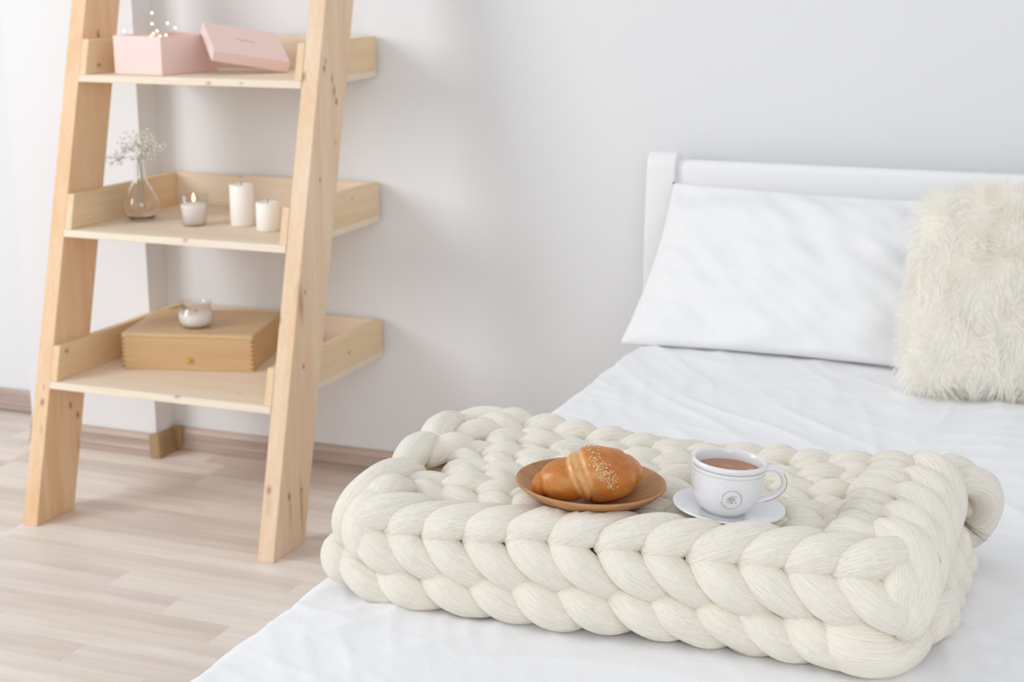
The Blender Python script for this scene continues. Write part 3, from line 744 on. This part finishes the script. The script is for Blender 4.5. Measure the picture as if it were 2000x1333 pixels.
def croissant_mat():
    m = N('croissant_crust'); v = m.coords()
    n1 = m.noise(v, 28, 4, .6); n2 = m.noise(v, 150, 4, .65)
    c = m.ramp(n1, [(.3, (.40, .115, .018)), (.5, (.56, .19, .034)), (.72, (.68, .31, .08))])
    at = m.new('ShaderNodeAttribute', attribute_name='crease')
    c = m.mix(m.math('MULTIPLY', at.outputs['Fac'], m.math('ADD', m.ramp(n2, [(.3, (.5,) * 3), (.6, (1.,) * 3)]), 0)), c, (.80, .50, .22))
    c = m.mix(m.ramp(n2, [(.60, (0, 0, 0)), (.78, (.4, .4, .4))]), c, (.42, .13, .028))
    m.color(c); m.set(Roughness=.36); m.b.inputs['Specular IOR Level'].default_value = .45; m.bump(n2, .35, .0012)
    m.b.inputs['Subsurface Weight'].default_value = .08; m.b.inputs['Subsurface Radius'].default_value = (.006, .003, .001); return m.m
def croissant():
    # local frame: x to the camera's right, y away, z up; centreline is a crescent
    n, k = 150, 96
    cl = spline([(-.067, .000, .019), (-.055, -.010, .021), (-.032, -.020, .031), (-.002, -.018, .038), (.022, -.006, .037), (.041, .016, .032), (.050, .038, .027), (.048, .058, .019)], n)
    T = np.gradient(cl, axis=0); T /= np.linalg.norm(T, axis=1)[:, None]
    # layer edges (t, lip height): radius is a step profile, widest in the middle
    lay = [(0.0, .0165), (.17, .0265), (.37, .0345), (.435, .0385), (.74, .0300), (.865, .0215)]
    CT = (0, .045, .160, .185, .22, .30, .350, .366, .385, .410, .425, .455, .54, .655, .675, .76, .845, .865, .93, 1)
    CR_ = (.012, .0185, .0175, .0245, .0285, .0320, .0310, .0350, .0355, .0335, .0385, .0405, .0405, .0365, .0300, .0285, .0260, .0200, .0175, .010)
    V = []; CR = []
    for i in range(n):
        t0 = i / (n - 1); sd = np.cross(T[i], (0, 0, 1)); sd /= np.linalg.norm(sd); nn = np.cross(sd, T[i])
        for j in range(k):
            a = 2 * math.pi * j / k
            t = t0 + .022 * math.sin(a * 1 + .6) + .008 * noise.noise(Vector((math.cos(a) * 1.5, math.sin(a) * 1.5, t0 * 2)))
            # smooth base + lips
            r = float(np.interp(t, CT, CR_)); cr = 0
            for te in (.172, .358, .418, .667, .855): cr = max(cr, math.exp(-((t - te + (.004 if te < .5 else -.004)) / .009) ** 2))
            cr = max(cr, .8 * math.exp(-((t - .39) / .020) ** 2))
            end = min(1, (t0 / .045)) if t0 < .045 else min(1, (1 - t0) / .045)
            r *= math.sqrt(max(0.0004, 1 - (1 - end) ** 2))
            r *= 1 + .035 * noise.noise(Vector((cl[i][0] * 40, math.cos(a) * 2, math.sin(a) * 2)))
            p = cl[i] + sd * math.cos(a) * r * 1.08 + nn * math.sin(a) * r * (.98 if math.sin(a) > 0 else .9)
            if p[2] < .002: p[2] = .002 + (p[2] - .002) * .05
            V.append(p); CR.append(cr)
    V = np.array(V); zmin = V[:, 2].min(); V[:, 2] -= zmin
    F = []
    for i in range(n - 1):
        for j in range(k): j2 = (j + 1) % k; F.append((i * k + j, i * k + j2, (i + 1) * k + j2, (i + 1) * k + j))
    F.append(tuple(reversed(range(k)))); F.append(tuple(range((n - 1) * k, n * k)))
    root = thing('croissant', 'golden baked croissant sprinkled with sesame seeds on the wooden plate', 'pastry')
    root.matrix_world = Matrix.Translation((PXY[0] - .001, PXY[1] - .007, ZTOP + .0075)) @ Matrix.Rotation(math.radians(2.4), 4, VF) @ Matrix.Rotation(CA, 4, 'Z')
    o = mesh_obj('body', V, F, croissant_mat(), root, True)
    at = o.data.attributes.new('crease', 'FLOAT', 'POINT'); at.data.foreach_set('value', CR)
    # sesame seeds, a band over the front of the thick middle
    M_seed = simple('sesame', (.80, .62, .36), .45, .4).m
    bm = bmesh.new(); bmesh.ops.create_icosphere(bm, subdivisions=1, radius=1)
    for v in bm.verts: v.co = Vector((v.co.x * .00185 * (1 - .25 * v.co.x), v.co.y * .00105, v.co.z * .00065))
    sm = bpy.data.meshes.new('sesame_seed'); bm.to_mesh(sm); bm.free(); sm.materials.append(M_seed); sm.polygons.foreach_set('use_smooth', [True] * len(sm.polygons))
    G = V.reshape(n, k, 3); srn = random.Random(5); cnt = 0; used = []
    while cnt < 105:
        u = srn.random(); w = srn.gauss(0, 1)
        # path of the scatter as camera x,z targets on the surface: from crest to the lower right
        tx = -.004 + u * .032 + w * .005; tz = .079 - u * .046 + srn.gauss(0, .003)
        cand = G[:, :, :].reshape(-1, 3); sel = np.where((np.abs(cand[:, 0] + cand[:, 1] * .0 - tx) < .0022) & (np.abs(cand[:, 2] - tz) < .0022) & (cand[:, 1] < cl[n // 2][1] + .012))[0]
        if len(sel) == 0: cnt += .1; continue
        q = sel[srn.randrange(len(sel))]; i, j = divmod(q, k)
        if i < 2 or i > n - 3: continue
        fu, fv = srn.random(), srn.random(); p = (G[i, j] * (1 - fu) + G[i + 1, j] * fu) * (1 - fv) + (G[i, (j + 1) % k] * (1 - fu) + G[i + 1, (j + 1) % k] * fu) * fv; du = G[i + 1, j] - G[i - 1, j]; dv = G[i, (j + 1) % k] - G[i, j - 1]; nm = np.cross(du, dv); nm /= np.linalg.norm(nm) + 1e-12
        cc = p - cl[i]; cc[2] -= -zmin
        if nm @ (p - np.array([cl[i][0], cl[i][1], cl[i][2] - zmin])) < 0: nm = -nm
        if any((p - w_) @ (p - w_) < .0017 ** 2 for w_ in used): cnt += .05; continue
        used.append(p); s = link('sesame_seed', sm, None, root)
        z = Vector(nm); ang = srn.random() * math.pi; x = Vector((math.cos(ang), .2, math.sin(ang))); x = (x - z * x.dot(z)).normalized(); y = z.cross(x)
        s.matrix_local = Matrix(((x.x, y.x, z.x, p[0] + z.x * .0004), (x.y, y.y, z.y, p[1] + z.y * .0004), (x.z, y.z, z.z, p[2] + z.z * .0004), (0, 0, 0, 1))); cnt += 1
croissant()

# ------------------------------------------------------------------ saucer, cup, tea
M_cer = simple('glazed_ceramic', (.80, .80, .815), .16, .5, Coat_Weight=.4).m
M_line = simple('rubbed_brown_glaze', (.36, .25, .19), .5).m
M_wash = simple('rubbed_pale_glaze', (.66, .59, .55), .45).m
TILT = Matrix.Rotation(math.radians(4.4), 4, VF) @ Matrix.Rotation(CA, 4, 'Z')
saucer = thing('saucer', 'round white ceramic saucer under the teacup on the blanket', 'saucer'); saucer.matrix_world = Matrix.Translation(SC) @ TILT
sp = [(0, .002), (.030, .002), (.032, 0), (.036, 0), (.045, .003), (.062, .0075), (.0735, .0115), (.0755, .0132), (.0750, .0146), (.0725, .0148), (.060, .0108), (.044, .0072), (.034, .0062), (.031, .0052), (0, .0052)]
clean_lathe('saucer_body', sp, M_cer, saucer, 96)
upv = TILT.to_3x3() @ Vector((0, 0, 1)); CC = SC + upv * .0056
tea = thing('teacup', 'white ceramic teacup of tea with a rose medallion on its saucer', 'cup'); tea.matrix_world = Matrix.Translation(CC - VR * .0055) @ TILT
co = [(0, .003), (.0235, .003), (.0245, 0), (.0265, 0), (.0275, .0015), (.0335, .0065), (.0400, .0150), (.0450, .0260), (.0473, .0380), (.0478, .0500), (.0480, .0590), (.0478, .0640), (.0490, .0655), (.0500, .0685), (.0495, .0715), (.0478, .0730)]
co2 = [tuple(p) for p in spline([(a, b, 0) for a, b in co[4:12]], 30)[:, :2]]
ci = [(.0460, .0722), (.0448, .0700), (.0444, .060), (.0438, .045), (.041, .028), (.034, .014), (.022, .0075), (0, .006)]
clean_lathe('cup_body', co[:4] + co2 + co[12:] + ci, M_cer, tea, 96)
m = N('tea_liquid'); m.color((.42, .135, .014)); m.set(Roughness=.06); m.b.inputs['Specular IOR Level'].default_value = .22
clean_lathe('tea', [(0, .040), (.0415, .040), (.04385, .0585), (.0432, .0590), (0, .0588)], m.m, tea, 64)
V, F = lathe([(.0480 + .0006 * math.cos(a), .0646 + .0006 * math.sin(a)) for a in np.linspace(0, 2 * math.pi, 7)[:-1]], 96, True)
mesh_obj('rim_line', V, F, M_line, tea, True)
# beaded ring below the rim
bd = []; gp = []
for i in range(92):
    a = 2 * math.pi * i / 92
    for rr, zz, lst, am in ((.0009, .0598, bd, a), (.00062, .0584, gp, a + math.pi / 92)):
        bm = bmesh.new(); bmesh.ops.create_icosphere(bm, subdivisions=1, radius=rr); bm.verts.index_update()
        lst.append(([(v.co.x + .0479 * math.cos(am), v.co.y + .0479 * math.sin(am), v.co.z + zz) for v in bm.verts], [tuple(v.index for v in f.verts) for f in bm.faces])); bm.free()
V, F = merge(bd); mesh_obj('beaded_ring', V, F, M_cer, tea, True, kind='stuff')
V, F = merge(gp); mesh_obj('brown_bead_ring', V, F, M_line, tea, True, kind='stuff')  # smaller brown glazed beads set between the white ones
# handle
hp = spline([(.0455, 0, .0610), (.056, 0, .0640), (.068, 0, .0600), (.0755, 0, .0480), (.0735, 0, .0360), (.0630, 0, .0255), (.050, 0, .0200), (.0400, 0, .0165)], 44)
V, F = sweep(hp, [.0052] * 44, 16, .62, (0, 0, 1))
# section: wide across y, thinner in the bend plane
V = []; T = np.gradient(hp, axis=0); T /= np.linalg.norm(T, axis=1)[:, None]; k = 16; F = []
for i in range(44):
    sd = np.array([0, 1., 0]); nn = np.cross(sd, T[i])
    for j in range(k):
        a = 2 * math.pi * j / k; V.append(hp[i] + sd * math.cos(a) * .0062 + nn * math.sin(a) * .0042)
for i in range(43):
    for j in range(k): j2 = (j + 1) % k; F.append((i * k + j, i * k + j2, (i + 1) * k + j2, (i + 1) * k + j))
F.append(tuple(reversed(range(k)))); F.append(tuple(range(43 * k, 44 * k)))
hd = mesh_obj('handle', V, F, M_cer, tea, True)
ln = hp.copy(); nn = np.array([np.cross((0, 1., 0), t) for t in T]); ln = ln + nn * -.0022 + np.array([0, -.0050, 0])
sgn = 1 if np.linalg.norm(ln[20][:1]) > np.linalg.norm(hp[20][:1]) else -1
V, F = sweep(hp[14:38] + nn[14:38] * (.0024 * (1 if hp[20][0] < (hp[20] + nn[20])[0] else -1)) + np.array([0, -.0052, 0]), [.00042] * 24, 6); mesh_obj('handle_line', V, F, M_line, hd, True)
# medallion with a rose, curved on the cup's front
def on_cup(u, v, lift):   # u right, v up from the medallion centre; local -y faces the viewer
    z = .0315 + v; rr = float(np.interp(z, [b for a, b in co2], [a for a, b in co2])) + lift
    a = -math.pi / 2 + u / rr; return (rr * math.cos(a), rr * math.sin(a), z)
RM = .0152
V = []; F = []
for i in range(9):
    for j in range(48):
        r = RM * i / 8; a = 2 * math.pi * j / 48; lift = .0009 if i < 8 else -.0002
        V.append(on_cup(r * math.cos(a), r * math.sin(a), lift + (.0005 if i == 7 else 0)))
for i in range(8):
    for j in range(48): j2 = (j + 1) % 48; F.append((i * 48 + j, i * 48 + j2, (i + 1) * 48 + j2, (i + 1) * 48 + j))
md = mesh_obj('medallion', V, F, M_cer, tea, True)
def stroke(pts, r=.00026, n=20): return sweep(np.array([on_cup(x, y, .0011) for x, y, _ in spline([(a, b, 0) for a, b in pts], n)]), [r] * n, 5)
st = []
st.append(stroke([(RM * .80 * math.cos(a), RM * .80 * math.sin(a)) for a in np.linspace(.1, 2 * math.pi - 2.0, 30)], .00018, 60))
st.append(stroke([(RM * .93 * math.cos(a), RM * .93 * math.sin(a)) for a in np.linspace(3.4, 2 * math.pi + .6, 30)], .00022, 60))
for a in np.linspace(.55, 2.9, 20): st.append(stroke([(RM * .80 * math.cos(a), RM * .80 * math.sin(a)), (RM * .94 * math.cos(a), RM * .94 * math.sin(a))], .00030, 4))
s_ = .001
rose = [[(-2.2, 3.4), (-.6, 5.2), (.8, 5.0), (1.8, 3.6)], [(-2.6, 2.6), (-3.4, .8), (-2.6, -1.2), (-.6, -2.2), (1.6, -1.8), (3.0, -.2), (3.2, 1.8), (2.0, 3.6)], [(-1.6, 2.8), (-2.0, 1.0), (-1.0, -.6), (.6, -.6), (1.6, .6), (1.2, 2.2), (0, 2.8), (-1.0, 2.0), (-.6, .8), (.4, .8)],
        [(3.2, 1.6), (4.4, .8), (4.2, -1.2), (2.4, -2.6)], [(-3.2, .8), (-4.4, .2), (-4.2, -1.8), (-2.0, -3.0)], [(0, -2.2), (.3, -4.4), (1.0, -6.6)], [(-.2, -4.0), (-1.8, -4.6), (-3.2, -6.2)], [(.2, -4.2), (1.8, -4.4), (2.6, -6.0)], [(-4.4, 3.0), (-5.2, 1.0), (-6.0, -1.0)], [(3.6, 4.0), (5.0, 4.6), (6.2, 3.4)],
        [(-6.8, -3.0), (-5.4, -4.6), (-4.2, -4.2)], [(4.6, -3.6), (5.8, -4.8), (6.6, -3.0)]]
for p in rose: st.append(stroke([(a * s_, b * s_ + .0005) for a, b in p], .00030, 14))
V, F = merge(st); mesh_obj('rose_relief', V, F, M_wash if False else M_line, md, True)
